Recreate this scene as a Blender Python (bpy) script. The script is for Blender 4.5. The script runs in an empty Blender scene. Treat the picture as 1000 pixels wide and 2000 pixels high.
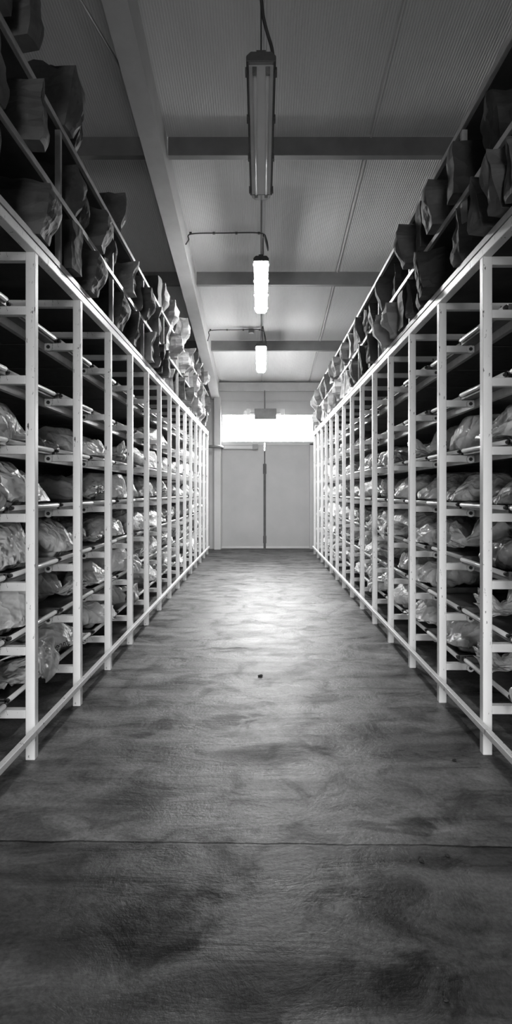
import bpy, math, random
from mathutils import Vector, Matrix, Euler, noise
S = bpy.context.scene
C = S.collection
R = random.Random(7)
CAM_Z = 1.40
ORD = ['first','second','third','fourth','fifth','sixth','seventh','eighth','ninth','tenth','eleventh','twelfth','thirteenth','fourteenth',
       'fifteenth','sixteenth','seventeenth','eighteenth','nineteenth','twentieth']
TENS = {2:'twenty',3:'thirty',4:'forty'}
def ordinal(n):                     # 1-based, in words
    if n <= 20: return ORD[n-1]
    t, u = divmod(n, 10)
    return {2:'twentieth',3:'thirtieth',4:'fortieth'}[t] if u == 0 else TENS[t] + '-' + ORD[u-1]

# ------------------------------------------------------------------ materials
def mat(name):
    m = bpy.data.materials.new(name); m.use_nodes = True
    nt = m.node_tree; b = nt.nodes['Principled BSDF']
    return m, nt, b
def N(nt, t, **kw):
    n = nt.nodes.new(t)
    for k, v in kw.items():
        if k.startswith('_'): setattr(n, k[1:], v)
        else: n.inputs[k.replace('_', ' ')].default_value = v
    return n
def ramp(nt, src, stops):
    r = nt.nodes.new('ShaderNodeValToRGB')
    e = r.color_ramp.elements
    while len(e) < len(stops): e.new(0.5)
    for i, (p, c) in enumerate(stops):
        e[i].position = p; e[i].color = (c, c, c, 1)
    nt.links.new(src, r.inputs[0]); return r.outputs[0]
def mathn(nt, op, a, b=None, clamp=False):
    n = nt.nodes.new('ShaderNodeMath'); n.operation = op; n.use_clamp = clamp
    for i, v in enumerate((a, b)):
        if v is None: continue
        if isinstance(v, (int, float)): n.inputs[i].default_value = v
        else: nt.links.new(v, n.inputs[i])
    return n.outputs[0]
def mulcol(nt, a, b):
    return mathn(nt, 'MULTIPLY', a, b)
def bump(nt, b, h, strength, dist=0.01):
    n = N(nt, 'ShaderNodeBump', Strength=strength, Distance=dist)
    nt.links.new(h, n.inputs['Height']); nt.links.new(n.outputs[0], b.inputs['Normal'])

def simple(name, lo, hi, rough=0.5, metal=0.0, scale=8.0, bump_s=0.0, spec=0.5, stretch=None):
    m, nt, b = mat(name)
    tc = N(nt, 'ShaderNodeTexCoord')
    src = tc.outputs['Object']
    if stretch:
        mp = N(nt, 'ShaderNodeMapping'); mp.inputs['Scale'].default_value = stretch
        nt.links.new(src, mp.inputs[0]); src = mp.outputs[0]
    nz = N(nt, 'ShaderNodeTexNoise', Scale=scale, Detail=5.0, Roughness=0.6)
    nt.links.new(src, nz.inputs['Vector'])
    nt.links.new(ramp(nt, nz.outputs[0], [(0.3, lo), (0.7, hi)]), b.inputs['Base Color'])
    b.inputs['Roughness'].default_value = rough; b.inputs['Metallic'].default_value = metal
    b.inputs['Specular IOR Level'].default_value = spec
    if bump_s: bump(nt, b, nz.outputs[0], bump_s)
    return m

def painted_steel():
    m, nt, b = mat('white_painted_steel')
    tc = N(nt, 'ShaderNodeTexCoord')
    n1 = N(nt, 'ShaderNodeTexNoise', Scale=3.0, Detail=4.0)
    n2 = N(nt, 'ShaderNodeTexNoise', Scale=26.0, Detail=6.0, Roughness=0.7)
    mp = N(nt, 'ShaderNodeMapping'); mp.inputs['Scale'].default_value = (1.6, 1.6, 0.5)
    nt.links.new(tc.outputs['Object'], n1.inputs['Vector'])
    nt.links.new(tc.outputs['Object'], mp.inputs[0]); nt.links.new(mp.outputs[0], n2.inputs['Vector'])
    a = ramp(nt, n1.outputs[0], [(0.3, 0.80), (0.7, 0.90)])
    c = ramp(nt, n2.outputs[0], [(0.345, 0.08), (0.372, 1.0)])
    nt.links.new(mulcol(nt, a, c), b.inputs['Base Color'])
    b.inputs['Roughness'].default_value = 0.38
    return m

def plastic(name, base, rough, tint=0.0):
    m, nt, b = mat(name)
    tc = N(nt, 'ShaderNodeTexCoord')
    n1 = N(nt, 'ShaderNodeTexNoise', Scale=6.0, Detail=6.0, Roughness=0.65)
    nt.links.new(tc.outputs['Object'], n1.inputs['Vector'])
    nt.links.new(ramp(nt, n1.outputs[0], [(0.3, base*0.86), (0.68, base)]), b.inputs['Base Color'])
    v = N(nt, 'ShaderNodeTexVoronoi', Scale=9.0); v.feature = 'F1'
    n3 = N(nt, 'ShaderNodeTexNoise', Scale=5.0, Detail=3.0)
    nt.links.new(tc.outputs['Object'], n3.inputs['Vector'])
    mx = N(nt, 'ShaderNodeMixRGB'); mx.inputs[0].default_value = 0.35
    nt.links.new(tc.outputs['Object'], mx.inputs[1]); nt.links.new(n3.outputs['Color'], mx.inputs[2])
    nt.links.new(mx.outputs[0], v.inputs['Vector'])
    bump(nt, b, v.outputs['Distance'], 0.85, 0.045)
    b.inputs['Roughness'].default_value = rough
    return m

def paper(name, lo, hi):
    m, nt, b = mat(name)
    tc = N(nt, 'ShaderNodeTexCoord')
    n1 = N(nt, 'ShaderNodeTexNoise', Scale=5.0, Detail=6.0, Roughness=0.6)
    nt.links.new(tc.outputs['Object'], n1.inputs['Vector'])
    nt.links.new(ramp(nt, n1.outputs[0], [(0.3, lo), (0.7, hi)]), b.inputs['Base Color'])
    v = N(nt, 'ShaderNodeTexVoronoi', Scale=11.0)
    nt.links.new(tc.outputs['Object'], v.inputs['Vector'])
    bump(nt, b, v.outputs['Distance'], 0.5, 0.02)
    b.inputs['Roughness'].default_value = 0.65
    return m

# concrete floor: trowel streaks across the aisle, stains, joint
def floor_mat():
    m, nt, b = mat('worn_concrete')
    tc = N(nt, 'ShaderNodeTexCoord'); P = tc.outputs['Object']
    def noise_at(scale, det, rough, st=None, dist=0.0):
        src = P
        if st:
            mp = N(nt, 'ShaderNodeMapping'); mp.inputs['Scale'].default_value = st
            nt.links.new(P, mp.inputs[0]); src = mp.outputs[0]
        n = N(nt, 'ShaderNodeTexNoise', Scale=scale, Detail=det, Roughness=rough, Distortion=dist)
        nt.links.new(src, n.inputs['Vector']); return n
    big = noise_at(1.1, 5, 0.6, (0.7, 1.0, 1), 0.6)
    streak = noise_at(2.2, 6, 0.62, (0.55, 2.4, 1), 0.5)
    fine = noise_at(55, 5, 0.7)
    patch = noise_at(3.6, 8, 0.7, None, 0.8)
    col = mathn(nt, 'ADD', ramp(nt, big.outputs[0], [(0.36, 0.07), (0.64, 0.13)]), ramp(nt, streak.outputs[0], [(0.36, -0.0), (0.64, 0.10)]))
    col = mathn(nt, 'MULTIPLY', col, ramp(nt, fine.outputs[0], [(0.34, 0.66), (0.64, 1.2)]))
    col = mathn(nt, 'MULTIPLY', col, ramp(nt, patch.outputs[0], [(0.38, 0.55), (0.50, 0.97), (0.62, 1.18)]))
    sx = N(nt, 'ShaderNodeSeparateXYZ'); nt.links.new(P, sx.inputs[0])
    wx = mathn(nt, 'MULTIPLY', mathn(nt, 'SUBTRACT', patch.outputs[0], 0.5), 0.9)
    wy = mathn(nt, 'MULTIPLY', mathn(nt, 'SUBTRACT', big.outputs[0], 0.5), 0.9)
    X = mathn(nt, 'ADD', sx.outputs[0], wx); Y = mathn(nt, 'ADD', sx.outputs[1], wy)
    stain_shade = None
    # stains with a shape of their own: (x, y, rx, ry, depth)
    for cx, cy, rx, ry, d in ((0.10, 3.28, 0.34, 0.13, 0.42), (-0.16, 3.74, 0.14, 0.13, 0.40), (-0.72, 3.54, 0.12, 0.06, 0.35),
                              (0.55, 2.62, 0.16, 0.03, 0.30), (-0.55, 2.78, 0.20, 0.14, 0.28), (-0.60, 4.4, 0.22, 0.16, 0.25),
                              (-0.42, 1.98, 0.34, 0.12, 0.35), (0.10, 1.76, 0.40, 0.12, 0.38), (0.85, 3.45, 0.6, 0.16, 0.22), (-0.35, 5.4, 0.14, 0.05, 0.40)):
        dx = mathn(nt, 'DIVIDE', mathn(nt, 'SUBTRACT', X, cx), rx)
        dy = mathn(nt, 'DIVIDE', mathn(nt, 'SUBTRACT', Y, cy), ry)
        r2 = mathn(nt, 'ADD', mathn(nt, 'MULTIPLY', dx, dx), mathn(nt, 'MULTIPLY', dy, dy))
        k = ramp(nt, mathn(nt, 'MULTIPLY', r2, 0.4, True), [(0.12, 1.0 - min(0.75, 1.5*d)), (0.6, 1.0)])
        stain_shade = k if stain_shade is None else mathn(nt, 'MULTIPLY', stain_shade, k)
    # shade painted in: floor colour darkens towards the door against the bright lamps
    door_shade = ramp(nt, mathn(nt, 'MULTIPLY', mathn(nt, 'SUBTRACT', Y, 7.0), 0.14, True), [(0.08, 1.0), (0.5, 0.72), (0.78, 0.42)])
    pm = ramp(nt, patch.outputs[0], [(0.38, 0.45), (0.50, 0.95), (0.62, 1.2)])
    stain_shade = mathn(nt, 'MULTIPLY', stain_shade, door_shade)
    col = mathn(nt, 'MULTIPLY', col, stain_shade)
    gl = mathn(nt, 'MULTIPLY', mathn(nt, 'MULTIPLY', stain_shade, pm), ramp(nt, streak.outputs[0], [(0.36, 0.07), (0.64, 0.18)]))
    nt.links.new(gl, b.inputs['Specular IOR Level'])
    # saw joint across the floor, a ragged dark line
    jn = noise_at(2.5, 6, 0.65)
    jl = mathn(nt, 'ADD', sx.outputs[1], mathn(nt, 'MULTIPLY', mathn(nt, 'SUBTRACT', jn.outputs[0], 0.5), 0.055))
    jl = mathn(nt, 'ADD', jl, mathn(nt, 'MULTIPLY', sx.outputs[0], 0.022))
    # the slab on the camera side of the joint is a darker pour
    col = mathn(nt, 'MULTIPLY', col, ramp(nt, mathn(nt, 'ADD', mathn(nt, 'MULTIPLY', mathn(nt, 'SUBTRACT', jl, 2.44), 20.0), 0.5, True), [(0.45, 0.72), (0.55, 1.22)]))
    dj = mathn(nt, 'ABSOLUTE', mathn(nt, 'SUBTRACT', jl, 2.440))
    wob = mathn(nt, 'MULTIPLY', fine.outputs[0], 0.5)
    jf = ramp(nt, mathn(nt, 'MULTIPLY', mathn(nt, 'SUBTRACT', dj, mathn(nt, 'MULTIPLY', jn.outputs[0], 0.006)), 45, True), [(0.02, 0.08), (0.26, 1.0)])
    col = mathn(nt, 'MULTIPLY', col, jf)
    nt.links.new(col, b.inputs['Base Color'])
    rr = ramp(nt, streak.outputs[0], [(0.36, 0.26), (0.64, 0.50)])
    nt.links.new(rr, b.inputs['Roughness'])
    hh = mathn(nt, 'ADD', mathn(nt, 'MULTIPLY', fine.outputs[0], 0.35), mathn(nt, 'MULTIPLY', patch.outputs[0], 1.0))
    hh = mathn(nt, 'ADD', hh, mathn(nt, 'MULTIPLY', streak.outputs[0], 1.5))
    hh = mathn(nt, 'ADD', hh, mathn(nt, 'MULTIPLY', jf, 1.5))
    bump(nt, b, hh, 0.5, 0.014)
    return m

def emit(name, strength):
    m = bpy.data.materials.new(name); m.use_nodes = True
    nt = m.node_tree; nt.nodes.clear()
    e = nt.nodes.new('ShaderNodeEmission'); e.inputs[1].default_value = strength
    e.inputs[0].default_value = (1, 1, 1, 1)
    o = nt.nodes.new('ShaderNodeOutputMaterial'); nt.links.new(e.outputs[0], o.inputs[0])
    return m
def clear(name, gloss=0.08, tint=0.95, rough=0.05):
    m = bpy.data.materials.new(name); m.use_nodes = True
    nt = m.node_tree; nt.nodes.clear()
    t = nt.nodes.new('ShaderNodeBsdfTransparent'); t.inputs[0].default_value = (tint, tint, tint, 1)
    g = nt.nodes.new('ShaderNodeBsdfGlossy'); g.inputs['Roughness'].default_value = rough
    x = nt.nodes.new('ShaderNodeMixShader'); x.inputs[0].default_value = gloss
    o = nt.nodes.new('ShaderNodeOutputMaterial')
    nt.links.new(t.outputs[0], x.inputs[1]); nt.links.new(g.outputs[0], x.inputs[2]); nt.links.new(x.outputs[0], o.inputs[0])
    return m

def cover(name):                     # milky ribbed lamp cover: part clear, part diffusing
    m = clear(name, 0.10, 0.92, 0.15); nt = m.node_tree
    d = nt.nodes.new('ShaderNodeBsdfTranslucent'); d.inputs[0].default_value = (0.85,)*3 + (1,)
    e = nt.nodes.new('ShaderNodeBsdfDiffuse'); e.inputs[0].default_value = (0.8,)*3 + (1,)
    a = nt.nodes.new('ShaderNodeMixShader'); a.inputs[0].default_value = 0.5
    nt.links.new(d.outputs[0], a.inputs[1]); nt.links.new(e.outputs[0], a.inputs[2])
    x = [n for n in nt.nodes if n.type == 'MIX_SHADER'][0]; t = [n for n in nt.nodes if n.type == 'BSDF_TRANSPARENT'][0]
    y = nt.nodes.new('ShaderNodeMixShader'); y.inputs[0].default_value = 0.22
    nt.links.new(t.outputs[0], y.inputs[1]); nt.links.new(a.outputs[0], y.inputs[2]); nt.links.new(y.outputs[0], x.inputs[1])
    return m
M = {
 'steel': painted_steel(),
 'pan': simple('galvanised_tray', 0.12, 0.20, 0.42, 0.7, 14),
 'bar': simple('pale_bar', 0.80, 0.88, 0.28, 0.0, 10),
 'dark': simple('dark_rubber', 0.02, 0.04, 0.6, 0, 10),
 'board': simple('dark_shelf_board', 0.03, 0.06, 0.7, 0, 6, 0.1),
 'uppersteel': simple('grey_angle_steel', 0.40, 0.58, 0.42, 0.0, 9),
 'ceil': simple('ribbed_roof_sheet', 0.54, 0.62, 0.40, 0.0, 2.2, 0, 0.5, (1, 0.25, 1)),
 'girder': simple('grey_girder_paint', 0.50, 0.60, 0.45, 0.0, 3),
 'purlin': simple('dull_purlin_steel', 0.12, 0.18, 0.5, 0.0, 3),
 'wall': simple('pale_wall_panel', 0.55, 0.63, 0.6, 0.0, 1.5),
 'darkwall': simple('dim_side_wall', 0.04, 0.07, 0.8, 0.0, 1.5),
 'door': simple('white_door_panel', 0.40, 0.46, 0.5, 0.0, 1.2),
 'doordark': simple('dark_bolt_metal', 0.05, 0.08, 0.5, 0.3, 6),
 'grey': simple('grey_plastic', 0.22, 0.30, 0.5, 0.0, 8),
 'housing': simple('dark_fixture_housing', 0.05, 0.09, 0.55, 0.0, 8),
 'reflector': simple('pale_reflector', 0.82, 0.88, 0.3, 0.0, 8),
 'cable': simple('dark_cable', 0.03, 0.05, 0.6, 0.0, 8),
 'bag': plastic('white_plastic_bag', 0.80, 0.34),
 'bagdull': plastic('dull_plastic_bag', 0.62, 0.42),
 'baggrey': plastic('grey_plastic_bag', 0.34, 0.30),
 'paper': paper('kraft_paper', 0.07, 0.15),
 'paperdark': paper('dark_kraft_paper', 0.02, 0.05),
 'paperpale': paper('pale_paper', 0.30, 0.42),
 'ink': simple('black_marker_ink', 0.01, 0.02, 0.6),
 'floor': floor_mat(),
 'lit': emit('lit_diffuser', 98.0),
 'lit2': emit('lit_diffuser_far', 26.0),
 'unlit': cover('clear_lamp_cover'),
 'tube': simple('unlit_fluorescent_tube', 0.75, 0.82, 0.25),
 'glass': clear('window_glass', 0.05, 0.97),
 'stone': simple('dark_debris', 0.015, 0.04, 0.8, 0, 30, 0.3),
}

# ------------------------------------------------------------------ mesh helpers
class MB:
    def __init__(s): s.v = []; s.f = []; s.mi = []
    def box(s, x0, x1, y0, y1, z0, z1, mi=0):
        b = len(s.v)
        s.v += [(x0,y0,z0),(x1,y0,z0),(x1,y1,z0),(x0,y1,z0),(x0,y0,z1),(x1,y0,z1),(x1,y1,z1),(x0,y1,z1)]
        for q in ((0,3,2,1),(4,5,6,7),(0,1,5,4),(1,2,6,5),(2,3,7,6),(3,0,4,7)):
            s.f.append(tuple(b+i for i in q)); s.mi.append(mi)
    def prism(s, pts0, pts1, mi=0):          # two matching closed outlines
        b = len(s.v); n = len(pts0)
        s.v += list(pts0) + list(pts1)
        for i in range(n):
            j = (i+1) % n
            s.f.append((b+i, b+j, b+n+j, b+n+i)); s.mi.append(mi)
        s.f.append(tuple(b+i for i in reversed(range(n)))); s.mi.append(mi)
        s.f.append(tuple(b+n+i for i in range(n))); s.mi.append(mi)
    def tube(s, path, r, n=8, mi=0):
        path = [Vector(p) for p in path]; b = len(s.v)
        for i, p in enumerate(path):
            d = (path[min(i+1, len(path)-1)] - path[max(i-1, 0)]).normalized()
            a = d.cross(Vector((0,0,1)) if abs(d.z) < 0.9 else Vector((1,0,0))).normalized(); c = d.cross(a)
            for k in range(n):
                t = 2*math.pi*k/n
                s.v.append(tuple(p + a*math.cos(t)*r + c*math.sin(t)*r))
        for i in range(len(path)-1):
            for k in range(n):
                j = (k+1) % n
                s.f.append((b+i*n+k, b+i*n+j, b+(i+1)*n+j, b+(i+1)*n+k)); s.mi.append(mi)
        e = b+(len(path)-1)*n
        s.f.append(tuple(b+k for k in reversed(range(n)))); s.mi.append(mi)
        s.f.append(tuple(e+k for k in range(n))); s.mi.append(mi)
    def mesh(s, name, mats, smooth=False):
        me = bpy.data.meshes.new(name); me.from_pydata(s.v, [], s.f)
        for m in (mats if isinstance(mats, (list, tuple)) else [mats]): me.materials.append(m)
        me.polygons.foreach_set('material_index', s.mi)
        if smooth: me.polygons.foreach_set('use_smooth', [True]*len(s.f))
        me.update(); return me
    def build(s, name, mats, parent=None, smooth=False, bevel=0):
        o = bpy.data.objects.new(name, s.mesh(name, mats, smooth)); C.objects.link(o)
        if parent: o.parent = parent
        if bevel:
            bv = o.modifiers.new('bevel', 'BEVEL'); bv.width = bevel; bv.segments = 2; bv.limit_method = 'ANGLE'
        return o
def put(name, me, parent=None, loc=(0,0,0), rot=(0,0,0), scl=(1,1,1)):
    o = bpy.data.objects.new(name, me); C.objects.link(o); o.location = loc; o.rotation_euler = rot; o.scale = scl
    if parent: o.parent = parent
    return o
def empty(name, loc=(0,0,0)):
    o = bpy.data.objects.new(name, None); C.objects.link(o); o.location = loc; return o
def tag(o, label, cat, group=None, kind=None):
    o['label'] = label; o['category'] = cat
    if group: o['group'] = group
    if kind: o['kind'] = kind
    return o
def struct(o, label=None):
    o['kind'] = 'structure'
    if label: o['label'] = label; o['category'] = label.split()[-1]
    return o

# ------------------------------------------------------------------ room shell
ZW = 15.0                               # end wall, y of its face
def roof(y): return CAM_Z + 4.763 - 0.14*y          # underside of the roof sheet
XR = 3.75
b = MB(); b.box(-XR, XR, -8.0, ZW+0.2, -0.12, 0.0)
fl = b.build('floor', M['floor']); struct(fl); tag(fl, 'worn grey concrete aisle floor with stains and a saw joint', 'floor')

b = MB()                               # ribbed roof sheet, real ribs running down the slope
xs = []; x = -XR
while x < XR - 1e-6:
    seam = min(abs(x - q) for q in (-3.45,-2.3,-1.15,0.0,1.15,2.3,3.45)) < 0.026
    d = -0.014 if seam else 0.0
    if seam: xs += [(x, 0.0), (x+0.006, 0.03), (x+0.022, 0.03), (x+0.028, -0.012), (x+0.044, -0.012), (x+0.05, 0.0)]
    else: xs += [(x, 0.0), (x+0.010, 0.003), (x+0.022, 0.003), (x+0.025, 0.0), (x+0.035, 0.003), (x+0.047, 0.003)]
    x += 0.05
xs.append((XR, 0.0))
y0, y1 = -8.0, ZW+0.2
for xx, dz in xs: b.v += [(xx, y0, roof(y0)+dz), (xx, y1, roof(y1)+dz)]
for i in range(len(xs)-1): b.f.append((2*i, 2*i+1, 2*i+3, 2*i+2)); b.mi.append(0)
t = len(b.v)
b.v += [(-XR, y0, roof(y0)+0.12), (-XR, y1, roof(y1)+0.12), (XR, y0, roof(y0)+0.12), (XR, y1, roof(y1)+0.12)]
b.f.append((t, t+2, t+3, t+1)); b.mi.append(0)
ce = b.build('ceiling', M['ceil']); struct(ce); tag(ce, 'sloping grey ribbed metal roof sheet over the aisle', 'ceiling')

BW0, BW1, BZ0, BZ1 = -1.0, 1.0, 0.7, 3.1
def wall(name, boxes, m, label):
    b = MB()
    for q in boxes: b.box(*q)
    o = b.build(name, m); struct(o); tag(o, label, 'wall'); return o
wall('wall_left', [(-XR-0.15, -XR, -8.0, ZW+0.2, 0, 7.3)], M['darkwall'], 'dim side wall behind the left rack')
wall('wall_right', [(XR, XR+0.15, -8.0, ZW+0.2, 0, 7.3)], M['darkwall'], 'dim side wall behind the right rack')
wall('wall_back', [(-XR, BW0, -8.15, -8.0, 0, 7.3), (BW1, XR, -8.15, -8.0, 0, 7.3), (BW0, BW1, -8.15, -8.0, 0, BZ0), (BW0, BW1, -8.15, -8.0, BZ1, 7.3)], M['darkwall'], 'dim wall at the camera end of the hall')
DX0, DX1, DC = -0.975, 1.20, 0.0875
WX1 = 1.30
wall('wall_front', [(-XR, DX0, ZW, ZW+0.15, 0, 4.2), (WX1, XR, ZW, ZW+0.15, 0, 4.2), (DX1-0.012, WX1, ZW+0.02, ZW+0.15, 0, 2.57), (DX0-0.01, DX0+0.016, ZW+0.02, ZW+0.15, 0, 2.57), (DX0, WX1, ZW+0.081, ZW+0.15, -0.05, 0.03), (DX1-0.01, WX1, ZW, ZW+0.03, 0, 2.57), (DX1-0.06, WX1, ZW+0.082, ZW+0.15, 0, 2.57), (DX0-0.01, DX0+0.06, ZW+0.082, ZW+0.15, 0, 2.57),
     (DX0, WX1, ZW, ZW+0.15, 3.31, 4.2), (DX0, DC-0.007, ZW, ZW+0.15, 2.54, 2.585), (DC+0.009, WX1, ZW, ZW+0.15, 2.54, 2.585)], M['wall'], 'pale panelled end wall around the double door')
b = MB(); b.box(DX0, WX1, ZW-0.03, ZW, 3.60, 3.63); b.box(-XR, DX0-0.17, ZW-0.03, ZW, 3.60, 3.63)
o = b.build('trim_1', M['girder']); struct(o); tag(o, 'thin horizontal rib on the end wall above the window', 'trim')
# window band over the door
w = empty('window_1', (0, 0, 0)); struct(w); tag(w, 'glowing strip window above the double door', 'window')
b = MB(); b.box(DX0, WX1, ZW-0.02, ZW+0.05, 3.27, 3.31); b.box(DX0, WX1, ZW-0.02, ZW+0.05, 2.585, 2.62)
b.box(DX0, DX0+0.035, ZW-0.02, ZW+0.05, 2.62, 3.27); b.box(WX1-0.035, WX1, ZW-0.02, ZW+0.05, 2.62, 3.27)
b.build('window_frame', M['wall'], w)
b = MB(); b.box(DX0+0.035, WX1-0.035, ZW+0.05, ZW+0.056, 2.62, 3.27); b.build('window_glass', M['glass'], w)
w = empty('fill_window', (0, 0, 0)); struct(w); tag(w, 'unseen fill window added in the wall behind the camera', 'window')  # unseen window, added and sized as fill light from behind
b = MB(); b.box(BW0, BW1, -8.08, -8.074, BZ0, BZ1); b.build('window_glass', M['glass'], w)
# door leaves
def leaf(nm, xa, xb, seams, label):
    d = empty(nm, (0,0,0)); struct(d); tag(d, label, 'door')
    b = MB(); last = xa
    for sxx in list(seams) + [xb]:
        b.box(last, sxx-0.006, ZW+0.02, ZW+0.08, 0.012, 2.545); 
        if sxx < xb: b.box(sxx-0.006, sxx, ZW+0.026, ZW+0.08, 0.012, 2.545)
        last = sxx
    b.build('door_panel', M['door'], d)
    b = MB(); b.box(xa, xb-0.006, ZW+0.004, ZW+0.02, 0.012, 0.06); b.build('kick_strip', M['wall'], d)
    return d
d1 = leaf('door_1', DX0+0.01, DC-0.008, (-0.69, -0.05), 'white door leaf with a dark vertical bolt at its edge')
d2 = leaf('door_2', DC+0.006, DX1-0.012, (0.37, 0.86), 'plain white door leaf beside the bolted one')
b = MB(); b.box(DC-0.03, DC+0.03, ZW-0.012, ZW+0.02, 0.012, 2.08); b.box(DC-0.042, DC+0.042, ZW-0.02, ZW+0.02, 1.83, 2.07); b.box(DC-0.014, DC+0.014, ZW+0.0, ZW+0.02, 2.08, 2.40)
b.box(DC-0.04, DC+0.04, ZW-0.018, ZW+0.02, 0.14, 0.32); b.build('bolt_bar', M['doordark'], d1)
b = MB(); b.box(-0.93, -0.20, ZW-0.05, ZW+0.02, 2.44, 2.51); b.build('closer_arm', M['wall'], d1)
b = MB(); b.box(-0.21, -0.08, ZW-0.07, ZW+0.02, 2.43, 2.55); b.build('closer_box', M['grey'], d1)
b = MB(); b.tube([(-1.26, ZW-0.30, 2.475), (-1.0, ZW-0.30, 2.475), (-0.95, ZW-0.25, 2.475), (-0.94, ZW-0.02, 2.475)], 0.035, 10)
o = b.build('wall_pipe', M['grey'], smooth=True); tag(o, 'short grey pipe bent round the column beside the door', 'pipe')
# column and girder
b = MB(); b.box(-1.135, -0.975, ZW-0.18, ZW, 0.0, 3.70)
o = b.build('column', M['wall'], bevel=0.006); struct(o); tag(o, 'pale steel column beside the door under the girder', 'column')
def gbot(y): return CAM_Z + 4.35 - 0.14*y
ya, yb = -8.0, ZW
b = MB()
b.prism([(-1.185, ya, gbot(ya)), (-1.02, ya, gbot(ya)), (-1.02, ya, roof(ya)-0.002), (-1.185, ya, roof(ya)-0.002)],
        [(-1.185, yb, gbot(yb)), (-1.02, yb, gbot(yb)), (-1.02, yb, roof(yb)-0.002), (-1.185, yb, roof(yb)-0.002)])
b.prism([(-1.20, ya, gbot(ya)-0.012), (-1.005, ya, gbot(ya)-0.012), (-1.005, ya, gbot(ya)), (-1.20, ya, gbot(ya))],
        [(-1.20, yb, gbot(yb)-0.012), (-1.005, yb, gbot(yb)-0.012), (-1.005, yb, gbot(yb)), (-1.20, yb, gbot(yb))])
o = b.build('roof_beam', M['girder']); struct(o); tag(o, 'long grey girder running down the roof over the left rack', 'beam')
def purlin(i, yp, lab):
    zt = roof(yp) - 0.001; zb = CAM_Z + 4.563 - 0.14*yp
    b = MB()
    for xa, xb in ((-XR, -1.20), (-1.005, XR)):
        b.box(xa, xb, yp-0.012, yp, zb, zt+0.0)
        b.box(xa, xb, yp, yp+0.075, zb, zb+0.012); b.box(xa, xb, yp+0.067, yp+0.075, zb+0.012, zb+0.035)
    o = b.build('ceiling_beam', M['purlin']); struct(o); tag(o, lab, 'beam')
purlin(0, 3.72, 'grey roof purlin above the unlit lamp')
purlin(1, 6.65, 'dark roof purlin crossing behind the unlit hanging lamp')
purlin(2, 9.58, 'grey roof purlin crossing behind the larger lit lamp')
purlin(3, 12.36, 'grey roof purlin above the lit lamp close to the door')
b = MB(); b.box(-XR, XR, ZW-0.10, ZW-0.01, CAM_Z+2.44, roof(ZW)-0.02)
o = b.build('trim_2', M['girder']); struct(o); tag(o, 'grey eave beam where roof meets the end wall', 'trim')
b = MB(); b.tube([(-1.75, 3.3, roof(3.3)-0.35), (-1.215, 5.4, gbot(5.4)+0.10)], 0.012, 8)
o = b.build('brace_rod', M['girder'], smooth=True); tag(o, 'thin diagonal bracing rod between girder and dark roof', 'rod')

# ------------------------------------------------------------------ lamps
def lamp(y0, z0, y1, z1, lit, label, group):
    L = math.hypot(y1-y0, z1-z0); ang = math.atan2(z1-z0, y1-y0)
    t = empty('fluorescent_lamp', (0, y0, z0)); t.rotation_euler = (ang, 0, 0)
    tag(t, label, 'lamp', group)
    wd = 0.095
    prof = [(-wd, 0.055), (-wd, 0.095), (-wd*0.7, 0.125), (wd*0.7, 0.125), (wd, 0.095), (wd, 0.055)]
    b = MB(); b.prism([(x, 0.0, z) for x, z in prof], [(x, L, z) for x, z in prof])
    b.build('housing', M['housing'], t, bevel=0.006)
    lp = [(-wd*0.93, 0.055), (-wd*0.80, 0.02), (-wd*0.5, 0.0), (wd*0.5, 0.0), (wd*0.80, 0.02), (wd*0.93, 0.055)]
    b = MB(); e = 0.022
    b.prism([(x*0.9, 0.004, 0.055-(0.055-z)*0.7) for x, z in lp], [(x, e, z) for x, z in lp])
    b.prism([(x, e, z) for x, z in lp], [(x, L-e, z) for x, z in lp])
    b.prism([(x, L-e, z) for x, z in lp], [(x*0.9, L-0.004, 0.055-(0.055-z)*0.7) for x, z in lp])
    # drop inner caps: keep the outer skin only
    keep = [i for i in range(len(b.f)) if not (len(b.f[i]) == 6 and i not in (6, len(b.f)-1))]
    b.f = [b.f[i] for i in keep]; b.mi = [0]*len(b.f)
    b.build('diffuser', M['lit'] if lit else M['unlit'], t)
    if not lit:
        b = MB(); b.box(-0.078, 0.078, 0.03, L-0.03, 0.050, 0.054); b.build('reflector', M['reflector'], t)
        for s in (-1, 1):
            b = MB(); b.tube([(s*0.042, 0.06, 0.03), (s*0.042, L-0.06, 0.03)], 0.013, 12)
            tb = b.build('lamp_tube', M['tube'], t, smooth=True)
            for ye in (0.035, L-0.065):
                b = MB(); b.box(s*0.042-0.014, s*0.042+0.014, ye, ye+0.03, 0.012, 0.049); b.build('tube_holder', M['dark'], tb)
    for s in (-1, 1):
        for k in range(4):
            yy = L*(0.06 + 0.293*k)
            b = MB(); b.box(s*wd - 0.007, s*wd + 0.007, yy-0.018, yy+0.018, 0.03, 0.075); b.build('clip', M['housing'], t)
    b = MB(); b.box(-0.03, 0.03, 0.02, 0.09, 0.124, 0.15); b.build('bracket', M['housing'], t)
    b = MB(); b.box(-0.03, 0.03, L-0.12, L-0.05, 0.124, 0.15); b.build('bracket', M['housing'], t)
    Mx = Matrix.Translation((0, y0, z0)) @ Matrix.Rotation(ang, 4, 'X')
    out = []
    for yy in (0.055, L-0.085):
        p = Mx @ Vector((0, yy, 0.148)); out.append(p)
        inv = Mx.inverted()
        top = Vector((0, p.y, roof(p.y)-0.001))
        b = MB(); b.tube([inv @ p, inv @ top], 0.006, 6); b.build('hanging_rod', M['cable'], t, smooth=True)
    return t, out
lampA, pA = lamp(3.87, CAM_Z+2.66, 5.30, CAM_Z+2.50, False, 'unlit grey twin tube lamp hanging above the middle of the aisle', 'row of hanging lamps')
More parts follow.
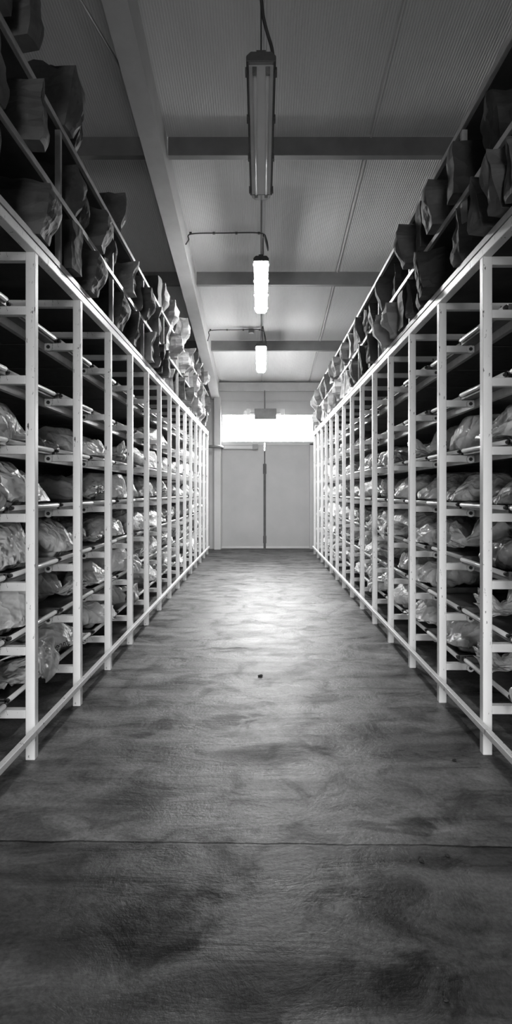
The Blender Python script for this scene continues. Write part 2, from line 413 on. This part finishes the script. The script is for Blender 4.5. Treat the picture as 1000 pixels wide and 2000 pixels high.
lampB, pB = lamp(7.60, CAM_Z+2.80, 9.15, CAM_Z+2.645, True, 'larger glowing white tube lamp hanging between two roof purlins', 'row of hanging lamps')
lampC, pC = lamp(10.80, CAM_Z+2.50, 12.35, CAM_Z+2.38, True, 'smaller glowing white tube lamp hanging close to the door', 'row of hanging lamps')
def smooth_path(pts, n=6):
    pts = [Vector(p) for p in pts]; out = []
    for i in range(len(pts)-1):
        p0 = pts[max(i-1,0)]; p1 = pts[i]; p2 = pts[i+1]; p3 = pts[min(i+2, len(pts)-1)]
        for k in range(n):
            t = k/n
            out.append(0.5*((2*p1)+(p2-p0)*t+(2*p0-5*p1+4*p2-p3)*t*t+(3*p1-p0-3*p2+p3)*t**3))
    out.append(pts[-1]); return out
def roof_cable(yc, p, label):
    z = roof(yc) - 0.026
    path = smooth_path([(-0.992, yc-0.35, roof(yc)-0.32), (-0.985, yc-0.1, roof(yc)-0.16), (-0.96, yc, z-0.012), (-0.5, yc, z), (-0.02, yc, z),
             (0.07, yc-0.10, z-0.12), (0.09, yc-0.28, z-0.35), (0.03, p.y+0.02, p.z+0.28), (0.024, p.y, p.z+0.0125)])
    t = empty('lamp_cable', (0,0,0)); tag(t, label, 'cable')
    b = MB(); b.tube(path, 0.009, 6); b.build('cable_run', M['cable'], t, smooth=True)
    for xx in (-0.97, -0.65, -0.34, -0.03):
        b = MB(); b.box(xx-0.016, xx+0.016, yc-0.014, yc+0.014, z-0.014, z+0.012); b.build('cable_clip', M['cable'], t)
roof_cable(8.45, pB[0], 'thin cable clipped across the roof sheet to the larger lit lamp')
roof_cable(11.75, pC[0], 'thin cable clipped across the roof sheet to the lit lamp close to door')
b = MB(); b.tube(smooth_path([(-0.03, 3.6, roof(3.6)-0.02), (-0.035, 3.75, 5.0), (0.0, 3.90, 4.55), (0.02, 3.92, 4.40), (0.065, 3.93, 4.25), (0.075, 3.93, 4.194)]), 0.011, 8)
o = b.build('lamp_cable', M['cable'], smooth=True); tag(o, 'thick black cable curving down to the unlit hanging lamp', 'cable')
# junction box on the roof and emergency light in front of the window
b = MB(); b.tube([(-0.19, 11.85, roof(11.85)-0.001), (-0.19, 11.85, roof(11.85)-0.05)], 0.055, 14)
o = b.build('junction_box', M['grey']); tag(o, 'small round grey junction box fixed under the roof sheet', 'box')
t = empty('emergency_light', (0.105, ZW-0.16, 3.15)); tag(t, 'grey emergency light box with two small heads before the window', 'emergency light')
b = MB(); b.box(-0.265, 0.265, 0, 0.12, 0.0, 0.255); b.build('housing', M['grey'], t, bevel=0.01)
for s in (-1, 1):
    b = MB(); b.box(s*0.415-0.045, s*0.415+0.045, 0.01, 0.1, 0.10, 0.25); b.build('lamp_head', M['bar'], t, bevel=0.012)
    b = MB(); b.box(min(s*0.26, s*0.38), max(s*0.26, s*0.38), 0.045, 0.065, 0.15, 0.17); b.build('bracket', M['grey'], t)
b = MB(); b.tube([(0.09, ZW-0.10, 3.405), (0.09, ZW-0.10, CAM_Z+2.45)], 0.016, 8)
o = b.build('conduit', M['grey'], smooth=True); tag(o, 'thin vertical conduit on end wall above the emergency light', 'conduit')

# ------------------------------------------------------------------ racks
D = 0.805
LV = [0.261, 0.59, 0.925, 1.284, 1.64, 2.006, 2.367]      # crossbar tops that carry trays
TOP = 2.70
NP = 14
XI = 1.178                                                 # aisle face of the posts
XB = 3.22                                                  # back of the rack
TRAY_X = 1.325
side_z1 = {-1: 3.22, 1: 3.282}
LRN = {-1: 'left', 1: 'right'}
def sbox(b, s, xa, xb, *r, mi=0):
    xa, xb = s*xa, s*xb
    b.box(min(xa, xb), max(xa, xb), *r, mi=mi)
post_me = {}
for s in (-1, 1):
    z1 = side_z1[s]
    rack = empty('storage_rack', (s*XI, z1, 0))
    tag(rack, 'white steel tray rack along the %s side of the aisle' % LRN[s], 'rack', 'tray racks')
    rest = MB()
    for i in range(-1, NP):
        y = z1 + i*D
        b = MB(); sbox(b, s, 0, 0.05, -0.02, 0.03, 0.0, TOP-0.05)
        p = b.build('post', M['steel'], rack, bevel=0.004); p.location = (0, i*D, 0)
        b = MB(); sbox(b, s, XB-XI-0.05, XB-XI, -0.02, 0.03, 0.0, TOP-0.05)
        p = b.build('post', M['steel'], rack); p.location = (0, i*D, 0)
        for k, zl in enumerate(LV + [TOP - 0.05]):
            h = 0.045; xe = 0.235 if k < 7 else XB-XI-0.05
            if i >= 11:
                sbox(rest, s, 0.05, xe, i*D-0.018, i*D+0.028, zl-h, zl); continue
            b = MB(); sbox(b, s, 0.05, xe, -0.018, 0.028, -h, 0)
            c = b.build('crossbar', M['steel'], rack, bevel=0.003); c.location = (0, i*D, zl)
            if i < 6 and k < 7:
                b = MB(); b.tube([(s*0.205, -0.034, -0.027), (s*0.205, -0.019, -0.027)], 0.025, 18, 0)
                b.tube([(s*0.205, -0.038, -0.027), (s*0.205, -0.033, -0.027)], 0.012, 12, 1)
                b.build('roller', [M['bar'], M['dark']], c)
    o = rest.build('crossbar', M['steel'], rack); o['kind'] = 'stuff'
    ya, yb = -D-0.1, (NP-1)*D + 0.03
    b = MB(); sbox(b, s, 0.0, 0.05, ya, yb, TOP-0.05, TOP); b.build('top_rail', M['steel'], rack, bevel=0.004)
    b = MB(); sbox(b, s, -0.032, -0.001, ya, yb, 0.15, 0.182); b.build('foot_rail', M['steel'], rack, bevel=0.003)
    for zl in LV:
        b = MB(); sbox(b, s, 1.90, 1.94, ya, yb, zl-0.045, zl); b.build('back_rail', M['doordark'], rack)
        b = MB(); sbox(b, s, 0.2355, 0.265, ya, yb, zl-0.048, zl); b.build('support_rail', M['uppersteel'], rack)
    # trays ------------------------------------------------------------------
tw = 0.385
pan_me = {}; bar_me = {}
for s in (-1, 1):
    b = MB(); x0, x1 = 0.022, 1.77
    sbox(b, s, x0, x1, -tw, tw, 0.0, 0.006)
    sbox(b, s, x0, x1, -tw, -tw+0.008, 0.006, 0.042); sbox(b, s, x0, x1, tw-0.008, tw, 0.006, 0.042)
    sbox(b, s, x0, x0+0.008, -tw+0.008, tw-0.008, 0.006, 0.036); sbox(b, s, x1-0.008, x1, -tw+0.008, tw-0.008, 0.006, 0.042)
    pan_me[s] = b.mesh('tray_pan', M['pan'])
    b = MB(); b.tube([(s*0.012, -tw+0.03, 0.027), (s*0.012, tw-0.03, 0.027)], 0.0135, 10, 0)
    b.tube([(s*0.014, -tw, 0.027), (s*0.014, -tw+0.03, 0.027)], 0.0105, 8, 1); b.tube([(s*0.014, tw-0.03, 0.027), (s*0.014, tw, 0.027)], 0.0105, 8, 1)
    bar_me[s] = b.mesh('front_bar', [M['bar'], M['dark']], True)

# ------------------------------------------------------------------ crumpled bags
def tri(x): return abs((x % 1.0) - 0.5)*2.0
def folds(p, rnd_dirs, warp=0.25):
    q = p + warp*Vector(noise.noise_vector(p*2.3))*0.5
    h = 0.0
    for d, f, a, ph in rnd_dirs: h += a*(tri(q.dot(d)*f + ph) - 0.5)
    return h
def fold_set(r, n, f0, f1, amp):
    out = []
    for _ in range(n):
        d = Vector((r.uniform(-1,1), r.uniform(-1,1), r.uniform(-1,1))).normalized(); f = r.uniform(f0, f1)
        out.append((d, f, amp*r.uniform(0.5, 1.2)*f0/f, r.random()))
    return out
def bag_mesh(seed, L, W, H, style, m):
    r = random.Random(seed); nu, nv = 60, 56
    F = fold_set(r, 7, 1.8, 5.0, 0.07); F2 = fold_set(r, 7, 6.0, 13.0, 0.026)
    off = Vector((r.uniform(0,50), r.uniform(0,50), r.uniform(0,50)))
    pl = r.randint(7, 11); php = r.random()
    v = []; f = []
    for i in range(nu+1):
        u = i/nu
        e = max(0.0, 1-abs(2*u-1)**5)**0.5
        hp = (0.62 + 0.38*math.sin(math.pi*min(1, u*1.5+0.12)))*(0.85+0.3*noise.noise(Vector((u*3, seed*1.7, 0))))
        wp = 0.86 + 0.14*noise.noise(Vector((u*2.5, seed*3.1, 4)))
        sc = e; lift = 0.0; pleat = 0.0
        if style == 'tied':
            n0 = 0.10
            if u < n0: k = u/n0; sc = 0.50 - 0.30*k; pleat = 0.42*(1-0.5*k)
            elif u < 0.36: k = (u-n0)/0.26; sc = 0.20 + 0.80*math.sin(k*math.pi/2); pleat = 0.20*(1-k)
            else: sc = max(0.0, 1-((u-0.36)/0.64)**5)**0.5
            lift = 0.28*H*max(0, 1-u/0.36)
        elif style == 'flat':
            hp *= 0.55; sc = max(e, 0.72) if u < 0.5 else e
        elif style == 'blunt':
            sc = max(0.0, 1-abs(2*u-1)**9)**0.45
        x = L*u
        for j in range(nv):
            a = 2*math.pi*j/nv; ca, sa = math.cos(a), math.sin(a)
            yy = 0.5*W*wp*math.copysign(abs(ca)**0.75, ca)
            zz = 0.30*H*hp*(1+sa) if sa < 0 else H*hp*(0.30+0.70*sa**0.85)
            k = sc*(1+pleat*(tri(a/(2*math.pi)*pl+php)-0.5)*2)
            p = Vector((x, yy*k, lift + (zz-0.30*H*hp)*k*(1.0) + 0.30*H*hp*min(1, sc*1.2)))
            nrm = Vector((0, ca*H*1.4, sa*W)).normalized()
            if u < 0.08 and style != 'tied': nrm = (nrm + Vector((-1.2*(1-u/0.08), 0, 0))).normalized()
            q = p + off
            hgt = folds(q, F) + folds(q, F2) + 0.05*noise.noise(q*3.1)
            w_ = min(1.0, sc*2.0 + 0.3)
            p = p + nrm*hgt*w_
            if style == 'flat' and u < 0.2: p.x += 0.10*noise.noise(Vector((a*1.2, seed, 1)))
            p.z = max(p.z, 0.002 + 0.003*(1+noise.noise(q*4)))
            p.y = max(-0.34, min(0.34, p.y)); p.z = min(p.z, 0.285 + 0.2*max(0.0, p.z-0.285))
            if p.x < 0.08: p.z = max(p.z, 0.05 + 0.004*noise.noise(q*6))
            v.append(p)
    for i in range(nu):
        for j in range(nv):
            k = (j+1) % nv
            f.append((i*nv+j, i*nv+k, (i+1)*nv+k, (i+1)*nv+j))
    c0 = len(v); a0 = sum((v[j] for j in range(nv)), Vector())/nv; a0.x += (0.03 if style == 'tied' else -0.012); v.append(a0)
    a1 = sum((v[nu*nv+j] for j in range(nv)), Vector())/nv; v.append(a1)
    for j in range(nv):
        k = (j+1) % nv
        f.append((c0, k, j)); f.append((c0+1, nu*nv+j, nu*nv+k))
    me = bpy.data.meshes.new('body_bag'); me.from_pydata([tuple(p) for p in v], [], f); me.materials.append(m)
    me.polygons.foreach_set('use_smooth', [True]*len(f)); me.update()
    for e_ in me.edges: pass
    return me
def flap_mesh(seed, w, h, m):
    """loose end of a bag: a creased double sheet that folds over the tray front and hangs"""
    r = random.Random(seed); F = fold_set(r, 6, 3.0, 9.0, 0.055); n, k = 22, 22
    top = []; 
    for i in range(n+1):
        for j in range(k+1):
            a = i/n; c = j/k - 0.5
            edge = 1 - 0.35*abs(2*c)**2*a
            y = c*w*(1 - 0.25*a) + 0.03*noise.noise(Vector((a*3, seed, c*2)))
            if a < 0.5: x = 0.10 - 0.20*a/0.5; z = 0.05 + 0.05*math.sin(a/0.5*math.pi*0.5)
            else: x = -0.10 - 0.05*math.sin((a-0.5)/0.5*math.pi*0.6); z = 0.10 - h*edge*(a-0.5)/0.5
            p = Vector((x, y, z)); hh = folds(p*1.6 + Vector((seed, 0, 0)), F)
            top.append(p + Vector((-0.6, 0.2, 0.5))*hh)
    v = list(top) + [p + Vector((0.012, 0, -0.010)) for p in top]
    q = (n+1)*(k+1); f = []
    for i in range(n):
        for j in range(k):
            a = i*(k+1)+j; f.append((a, a+1, a+k+2, a+k+1)); f.append((q+a, q+a+k+1, q+a+k+2, q+a+1))
    ring = [j for j in range(k+1)] + [i*(k+1)+k for i in range(1, n+1)] + [n*(k+1)+j for j in range(k-1, -1, -1)] + [i*(k+1) for i in range(n-1, 0, -1)]
    for a, b_ in zip(ring, ring[1:]+ring[:1]): f.append((a, q+a, q+b_, b_))
    me = bpy.data.meshes.new('loose_flap'); me.from_pydata([tuple(p) for p in v], [], f); me.materials.append(m)
    me.polygons.foreach_set('use_smooth', [True]*len(f)); me.update(); return me

STY = {
 'blunt': [bag_mesh(11+i, 1.25, 0.66, 0.31, 'blunt', M['bag']) for i in range(4)],
 'round': [bag_mesh(31+i, 1.15, 0.64, 0.31, 'round', M['bag']) for i in range(5)],
 'tied':  [bag_mesh(51+i, 1.25, 0.66, 0.30, 'tied', M['bag']) for i in range(4)],
 'flat':  [bag_mesh(71+i, 1.25, 0.68, 0.24, 'flat', M['bag']) for i in range(4)],
 'grey':  [bag_mesh(91+i, 1.15, 0.60, 0.27, 'round', M['baggrey']) for i in range(3)],
 'dull':  [bag_mesh(95+i, 1.15, 0.64, 0.29, 'round', M['bagdull']) for i in range(3)],
}
FLAPS = [flap_mesh(3+i, 0.34, 0.16, M['bag']) for i in range(4)]
LOOK = {'blunt': 'bulging white plastic body bag', 'round': 'rounded white plastic body bag', 'tied': 'white plastic bag with gathered end',
        'flat': 'sagging flat white plastic bag', 'grey': 'dark grey wrapped plastic bag', 'dull': 'dull pale plastic body bag'}
LVN = ['bottom', 'second', 'third', 'fourth', 'fifth', 'sixth', 'topmost']
# near bays as the photograph shows them: (side, bay, level) -> (style, height factor, push towards aisle, flap)
SPEC = {
 (-1,0,4):('dull',1.0,0,0), (-1,0,3):('blunt',1.05,0.02,1), (-1,0,2):('dull',0.9,-.05,0), (-1,0,1):('tied',1.1,0.02,0), (-1,0,0):('round',1.15,0.03,0),
 (-1,1,4):('blunt',1.0,0.02,0), (-1,1,3):('blunt',0.98,0.02,0), (-1,1,2):('round',1.08,0.0,0), (-1,1,1):('blunt',1.1,0.03,0), (-1,1,0):('flat',1.3,0.03,1),
 (-1,2,4):('grey',0.75,-.1,0), (-1,2,3):None, (-1,2,2):('round',1.05,0.02,0), (-1,2,1):('tied',1.15,0.05,0), (-1,2,0):('flat',1.4,0.06,0),
 (-1,3,4):('round',1.0,0.06,0), (-1,3,3):('tied',0.9,0.0,0), (-1,3,2):('tied',0.75,0.0,0), (-1,3,1):('flat',1.0,0.05,0), (-1,3,0):('blunt',1.05,0.06,0),
 (1,0,4):('flat',1.5,0.0,0), (1,0,3):('blunt',1.05,0.0,1), (1,0,2):('blunt',1.2,0.03,1), (1,0,1):('tied',1.1,0.0,0), (1,0,0):('flat',1.5,0.0,1),
 (1,1,4):('flat',1.35,0.02,0), (1,1,3):('dull',0.75,0.0,0), (1,1,2):('grey',0.95,0.02,0), (1,1,1):('tied',1.05,0.04,0), (1,1,0):('tied',1.2,0.05,0),
 (1,2,4):('round',1.0,0.0,0), (1,2,3):('dull',0.85,0.0,0), (1,2,2):('tied',1.05,0.04,0), (1,2,1):None, (1,2,0):('blunt',1.0,0.04,0),
 (1,3,4):('tied',1.1,0.06,0), (1,3,3):('dull',0.95,0.0,0), (1,3,2):('blunt',0.85,0.03,0), (1,3,1):('blunt',1.0,0.04,0), (1,3,0):('flat',1.4,0.06,0),
}
BAGS = {}
for s in (-1, 1):
    for bay in range(NP):
        yc = side_z1[s] + (bay-0.5)*D + 0.005
        for k, zl in enumerate(LV):
            where = '%s tray up, %s bay, %s rack' % (ordinal(k+1), ordinal(bay+1), LRN[s])
            key = (s, bay, k)
            if key in SPEC: sp = SPEC[key]
            elif k == 6: sp = None
            elif k == 5: sp = None if bay < 7 or R.random() < 0.5 else (R.choice(['blunt', 'round', 'tied']), R.uniform(0.8, 1.0), R.uniform(0, 0.06), 0)
            elif R.random() < 0.07: sp = None
            else: sp = (R.choice(['blunt', 'blunt', 'round', 'round', 'tied', 'tied', 'flat', 'dull']), R.uniform(0.8, 1.12), R.uniform(0.0, 0.09), R.random() < 0.15)
            tx = TRAY_X + R.uniform(-0.02, 0.02)
            t = put('tray', pan_me[s], None, (s*tx, yc, zl+0.001))
            tag(t, '%s steel tray with pale front bar, %s' % ('empty' if sp is None else 'loaded', where), 'tray', 'sliding trays of the %s rack' % LRN[s])
            put('front_bar', bar_me[s], t)
            if sp is None: continue
            sty, hf, push, fl_ = sp
            me = R.choice(STY[sty])
            hf = min(hf, ((LV + [TOP])[k+1] - zl - 0.064)/max(q.co.z for q in me.vertices))
            bg = put('body_bag', me, None, (s*(tx+0.045-push), yc + R.uniform(-0.015, 0.015), zl+0.008), (0, 0, 0 if s > 0 else math.pi),
                     (R.uniform(0.95, 1.1), R.uniform(0.96, 1.05)*(1 if R.random() < 0.5 else -1), hf))
            tag(bg, '%s on %s' % (LOOK[sty], where), 'bag', 'bags on the %s rack' % LRN[s])
            if fl_:
                fp = put('loose_flap', R.choice(FLAPS), bg, (0.05, R.uniform(-0.15, 0.15), 0.075))
            BAGS[key] = bg

def writing(bag, text, h, px, py, rot=0.0):
    """black marker figures wrapped onto the bag where the line of sight through (px, py) of the photograph meets it"""
    cu = bpy.data.curves.new('marker', 'FONT'); cu.body = text; cu.size = h; cu.resolution_u = 3
    to = bpy.data.objects.new('marker', cu); C.objects.link(to)
    bpy.context.view_layer.update(); dg = bpy.context.evaluated_depsgraph_get()
    me = bpy.data.meshes.new_from_object(to.evaluated_get(dg)); bpy.data.objects.remove(to)
    inv = bag.matrix_world.inverted(); o0 = Vector((0, 0, CAM_Z))
    d0 = Vector(((px-510)/1200, 1, (960-py)/1200))
    ok, loc, nrm, _ = bag.ray_cast(inv @ o0, (inv.to_3x3() @ d0).normalized())
    if not ok: print('writing misses', text); return
    P = bag.matrix_world @ loc; Nn = (inv.transposed().to_3x3() @ nrm).normalized()
    U = Vector((1, 0, 0)); U = (U - Nn*U.dot(Nn)).normalized(); V = Nn.cross(U)
    if V.z < 0: V = -V
    U, V = U*math.cos(rot) + V*math.sin(rot), V*math.cos(rot) - U*math.sin(rot)
    w_ = max(v.co.x for v in me.vertices)
    for v in me.vertices:
        q = P + U*(v.co.x - w_/2) + V*(v.co.y - h/2)
        okk, l2, n2, _ = bag.ray_cast(inv @ (q + Nn*0.08), (inv.to_3x3() @ -Nn).normalized(), distance=0.3)
        if okk: q = bag.matrix_world @ l2 + Nn*0.003
        v.co = inv @ q
    me.materials.clear(); me.materials.append(M['ink'])
    put('marker_writing', me, bag)
bpy.context.view_layer.update()
writing(BAGS[(1, 2, 3)], '17', 0.045, 889, 957)
writing(BAGS[(-1, 2, 0)], '0202', 0.05, 122, 1258, 0.4)

# ------------------------------------------------------------------ upper racks and paper sacks
ZA, ZB, ZC = 2.749, 3.135, 3.56
UD = 1.28
def sack_mesh(seed, w, d, h, m, boxy=False):
    """standing creased paper sack: w along the shelf, d into it, h tall; folded shut at the top"""
    r = random.Random(seed); F = fold_set(r, 5, 1.4, 3.6, 0.062 if not boxy else 0.006); F2 = fold_set(r, 3, 5, 9, 0.014 if not boxy else 0.002)
    nu, nv = 11, 24; v = []; f = []
    lean = r.uniform(-0.10, 0.10); leanx = r.uniform(-0.16, 0.02); tw_ = r.uniform(-0.25, 0.25); k0 = r.uniform(0.62, 0.85)
    for i in range(nu+1):
        u = i/nu
        pin = 1.0 if boxy else (1.0 if u < k0 else 1.0 - 0.72*((u-k0)/(1-k0))**0.8)
        bul = 1 + (0.12*math.sin(math.pi*u) if not boxy else 0)
        for j in range(nv):
            a = 2*math.pi*j/nv; ca, sa = math.cos(a), math.sin(a)
            k = 1.0/max(abs(ca), abs(sa))**0.94
            x = 0.5*d*ca*k*bul*(1 + 0.06*noise.noise(Vector((u*3, seed, 0)))); y = 0.5*w*sa*k*pin*bul
            z = h*u + (0 if boxy else 0.05*u*noise.noise(Vector((ca*1.3, sa*1.3, seed))))
            c, s_ = math.cos(tw_*u*(not boxy)), math.sin(tw_*u*(not boxy))
            p = Vector((x*c - y*s_ + leanx*u*h*(not boxy), x*s_ + y*c + lean*u*h*(not boxy), z))
            q = p + Vector((seed*1.3, 0, 0)); hh = folds(q, F) + folds(q, F2)
            nrm = Vector((ca, sa, 0))
            p = p + nrm*hh*min(1, 4*u + 0.25)
            v.append(p)
    for i in range(nu):
        for j in range(nv):
            k = (j+1) % nv; f.append((i*nv+j, i*nv+k, (i+1)*nv+k, (i+1)*nv+j))
    f.append(tuple(reversed(range(nv)))); 
    c0 = len(v); a1 = sum((v[nu*nv+j] for j in range(nv)), Vector())/nv; v.append(a1)
    for j in range(nv): f.append((nu*nv+j, nu*nv+(j+1) % nv, c0))
    me = bpy.data.meshes.new('paper_sack'); me.from_pydata([tuple(p) for p in v], [], f); me.materials.append(m)
    me.update(); return me
SACK = []
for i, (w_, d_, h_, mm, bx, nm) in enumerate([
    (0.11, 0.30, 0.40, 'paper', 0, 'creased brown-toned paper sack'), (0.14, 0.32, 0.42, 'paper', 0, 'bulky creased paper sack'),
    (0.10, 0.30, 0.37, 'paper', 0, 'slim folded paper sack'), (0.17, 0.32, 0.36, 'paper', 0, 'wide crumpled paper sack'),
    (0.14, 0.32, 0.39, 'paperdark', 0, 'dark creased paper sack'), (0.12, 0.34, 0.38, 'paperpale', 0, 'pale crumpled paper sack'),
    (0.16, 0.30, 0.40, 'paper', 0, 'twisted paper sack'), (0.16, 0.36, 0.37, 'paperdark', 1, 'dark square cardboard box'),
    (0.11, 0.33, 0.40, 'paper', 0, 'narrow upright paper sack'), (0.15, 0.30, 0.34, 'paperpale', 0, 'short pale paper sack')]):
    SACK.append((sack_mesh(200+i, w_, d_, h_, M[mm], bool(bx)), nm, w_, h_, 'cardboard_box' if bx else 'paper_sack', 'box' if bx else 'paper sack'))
SACK_NEAR_SHADED = [q for q in SACK if 'pale' not in q[1]]  # nearer sacks get the darker papers, dim light put into their tone
SACK_FAR_LIT = [q for q in SACK if 'dark' not in q[1]] + [q for q in SACK if 'pale' in q[1]]*3  # farther sacks favour pale paper, standing in for the brighter light there
shelfname = ['lower', 'middle', 'top']
for s in (-1, 1):
    z0 = 3.63
    ur = empty('upper_rack', (s*XI, z0, TOP))
    tag(ur, 'two-tier angle steel shelf unit standing on top of the %s rack' % LRN[s], 'shelf unit', 'shelf units above the tray racks')
    ya, yb = side_z1[s]-D-0.1 - z0, side_z1[s]+(NP-1)*D+0.03 - z0
    for i in range(-1, 8):
        if i*UD > yb: break
        b = MB(); sbox(b, s, 0.004, 0.036, i*UD-0.015, i*UD+0.015, 0.03, ZC-TOP-0.03); b.build('post', M['uppersteel'], ur)
        b = MB(); sbox(b, s, 1.164, 1.196, i*UD-0.015, i*UD+0.015, 0.03, ZC-TOP-0.03); b.build('post', M['uppersteel'], ur)
    for z_, nm in ((ZA-0.012, 'base_rail'), (ZB, 'shelf_rail'), (ZC, 'shelf_rail')):
        b = MB(); sbox(b, s, -0.004, 0.002, ya, yb, z_-0.034-TOP, z_-TOP); sbox(b, s, 0.002, 0.036, ya, yb, z_-0.006-TOP, z_-TOP)
        b.build(nm, M['uppersteel'], ur)
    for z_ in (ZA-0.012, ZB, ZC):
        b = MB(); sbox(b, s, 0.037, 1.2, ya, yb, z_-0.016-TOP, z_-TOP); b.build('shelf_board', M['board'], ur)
    for li, zs in enumerate((ZA, ZB+0.001, ZC+0.001)):
        if s == 1 and li == 2: continue
        y = side_z1[s]-0.62 + R.uniform(0, 0.2); cnt = 0
        while y < side_z1[s] + (NP-1)*D - 0.15:
            if R.random() < (0.22 if li < 2 else 0.35): y += R.uniform(0.2, 0.5); continue
            me, nm, w_, h_, on, cat = R.choice(SACK_NEAR_SHADED if y < 5.2 else (SACK if y < 7.5 else SACK_FAR_LIT))
            dp = min(abs(y + w_/2 - (3.63 + q*UD)) for q in range(-1, 9))
            if li < 2 and dp < w_/2 + 0.06: y += w_/2 + 0.07 - dp + 0.05
            hs = 1.0 if y < 10 else 0.7
            if li == 2 and y > 12.4: break
            if li < 2: hs = min(1.0, 0.322/h_)
            cnt += 1
            pushx = R.uniform(0.08, 0.19)
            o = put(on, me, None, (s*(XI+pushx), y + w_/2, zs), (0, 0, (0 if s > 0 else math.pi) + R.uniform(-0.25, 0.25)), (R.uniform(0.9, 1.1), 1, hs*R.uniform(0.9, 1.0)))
            tag(o, '%s on the %s shelf above the %s rack, %s from the camera' % (nm, shelfname[li], LRN[s], ordinal(cnt)), cat, 'paper sacks above the %s rack' % LRN[s])
            y += w_ + R.uniform(0.09, 0.27)

# ------------------------------------------------------------------ debris on the floor
def pebble(x, y, r, seed, label, flat=0.45):
    v = []; f = []; nu, nv = 7, 10
    for i in range(nu+1):
        th = math.pi*i/nu
        for j in range(nv):
            a = 2*math.pi*j/nv; p = Vector((math.sin(th)*math.cos(a), math.sin(th)*math.sin(a), math.cos(th)))
            k = r*(1 + 0.5*noise.noise(p*1.3 + Vector((seed, 0, 0))))
            v.append((p.x*k*1.3, p.y*k, max(0.0005, (p.z*k + r*0.9)*flat)))
    for i in range(nu):
        for j in range(nv):
            k = (j+1) % nv; f.append((i*nv+j, (i+1)*nv+j, (i+1)*nv+k, i*nv+k))
    me = bpy.data.meshes.new('debris'); me.from_pydata(v, [], f); me.materials.append(M['stone']); me.update()
    o = put('floor_chip', me, None, (x, y, 0), (0, 0, seed)); tag(o, label, 'debris')
pebble(-0.005, 4.65, 0.017, 1.0, 'small black chip lying in the middle of the bright floor')
pebble(0.607, 2.325, 0.009, 2.0, 'dark crumb just past the floor joint on the right')
pebble(0.715, 2.36, 0.007, 3.0, 'tiny crumb touching the floor joint on the right')
pebble(1.005, 3.20, 0.010, 4.0, 'dark chip beside the first right rack post')
pebble(0.508, 1.692, 0.007, 5.0, 'dark crumb low on the bare floor before the joint')

# ------------------------------------------------------------------ light
w = bpy.data.worlds.new('World'); S.world = w; w.use_nodes = True
bg = w.node_tree.nodes['Background']; bg.inputs[1].default_value = 64.0      # overcast sky over darker ground
tc = N(w.node_tree, 'ShaderNodeTexCoord'); sp = N(w.node_tree, 'ShaderNodeSeparateXYZ')
w.node_tree.links.new(tc.outputs['Generated'], sp.inputs[0])
w.node_tree.links.new(ramp(w.node_tree, mathn(w.node_tree, 'ADD', mathn(w.node_tree, 'MULTIPLY', sp.outputs[2], 4.0), 0.5), [(0.48, 0.22), (0.52, 1.0)]), bg.inputs[0])
def portal(x, y, z, sx, sy, rot):
    l = bpy.data.lights.new('window_portal', 'AREA'); l.shape = 'RECTANGLE'; l.size = sx; l.size_y = sy
    l.cycles.is_portal = True
    o = bpy.data.objects.new('window_portal', l); C.objects.link(o); o.location = (x, y, z); o.rotation_euler = rot
portal((DX0+WX1)/2, ZW+0.12, 2.945, WX1-DX0, 0.70, (-math.pi/2, 0, 0))

portal(0, -8.12, (BZ0+BZ1)/2, BW1-BW0, BZ1-BZ0, (math.pi/2, 0, 0))

# ------------------------------------------------------------------ camera
cd = bpy.data.cameras.new('camera'); cam = bpy.data.objects.new('camera', cd); C.objects.link(cam)
cam.location = (0, 0, CAM_Z); cam.rotation_euler = (math.pi/2, 0, 0)
cd.sensor_fit = 'VERTICAL'; cd.sensor_height = 36; cd.lens = 1200/2000*36
cd.shift_x = -0.005; cd.shift_y = -0.02
cd.clip_start = 0.05; cd.clip_end = 100
S.camera = cam
S.view_settings.view_transform = 'Standard'; S.view_settings.look = 'None'; S.view_settings.gamma = 1
S.view_settings.exposure = 0.35
S.cycles.max_bounces = 8; S.cycles.diffuse_bounces = 5; S.cycles.glossy_bounces = 4; S.cycles.transparent_max_bounces = 12
S.cycles.sample_clamp_indirect = 12
S.cycles.use_denoising = True
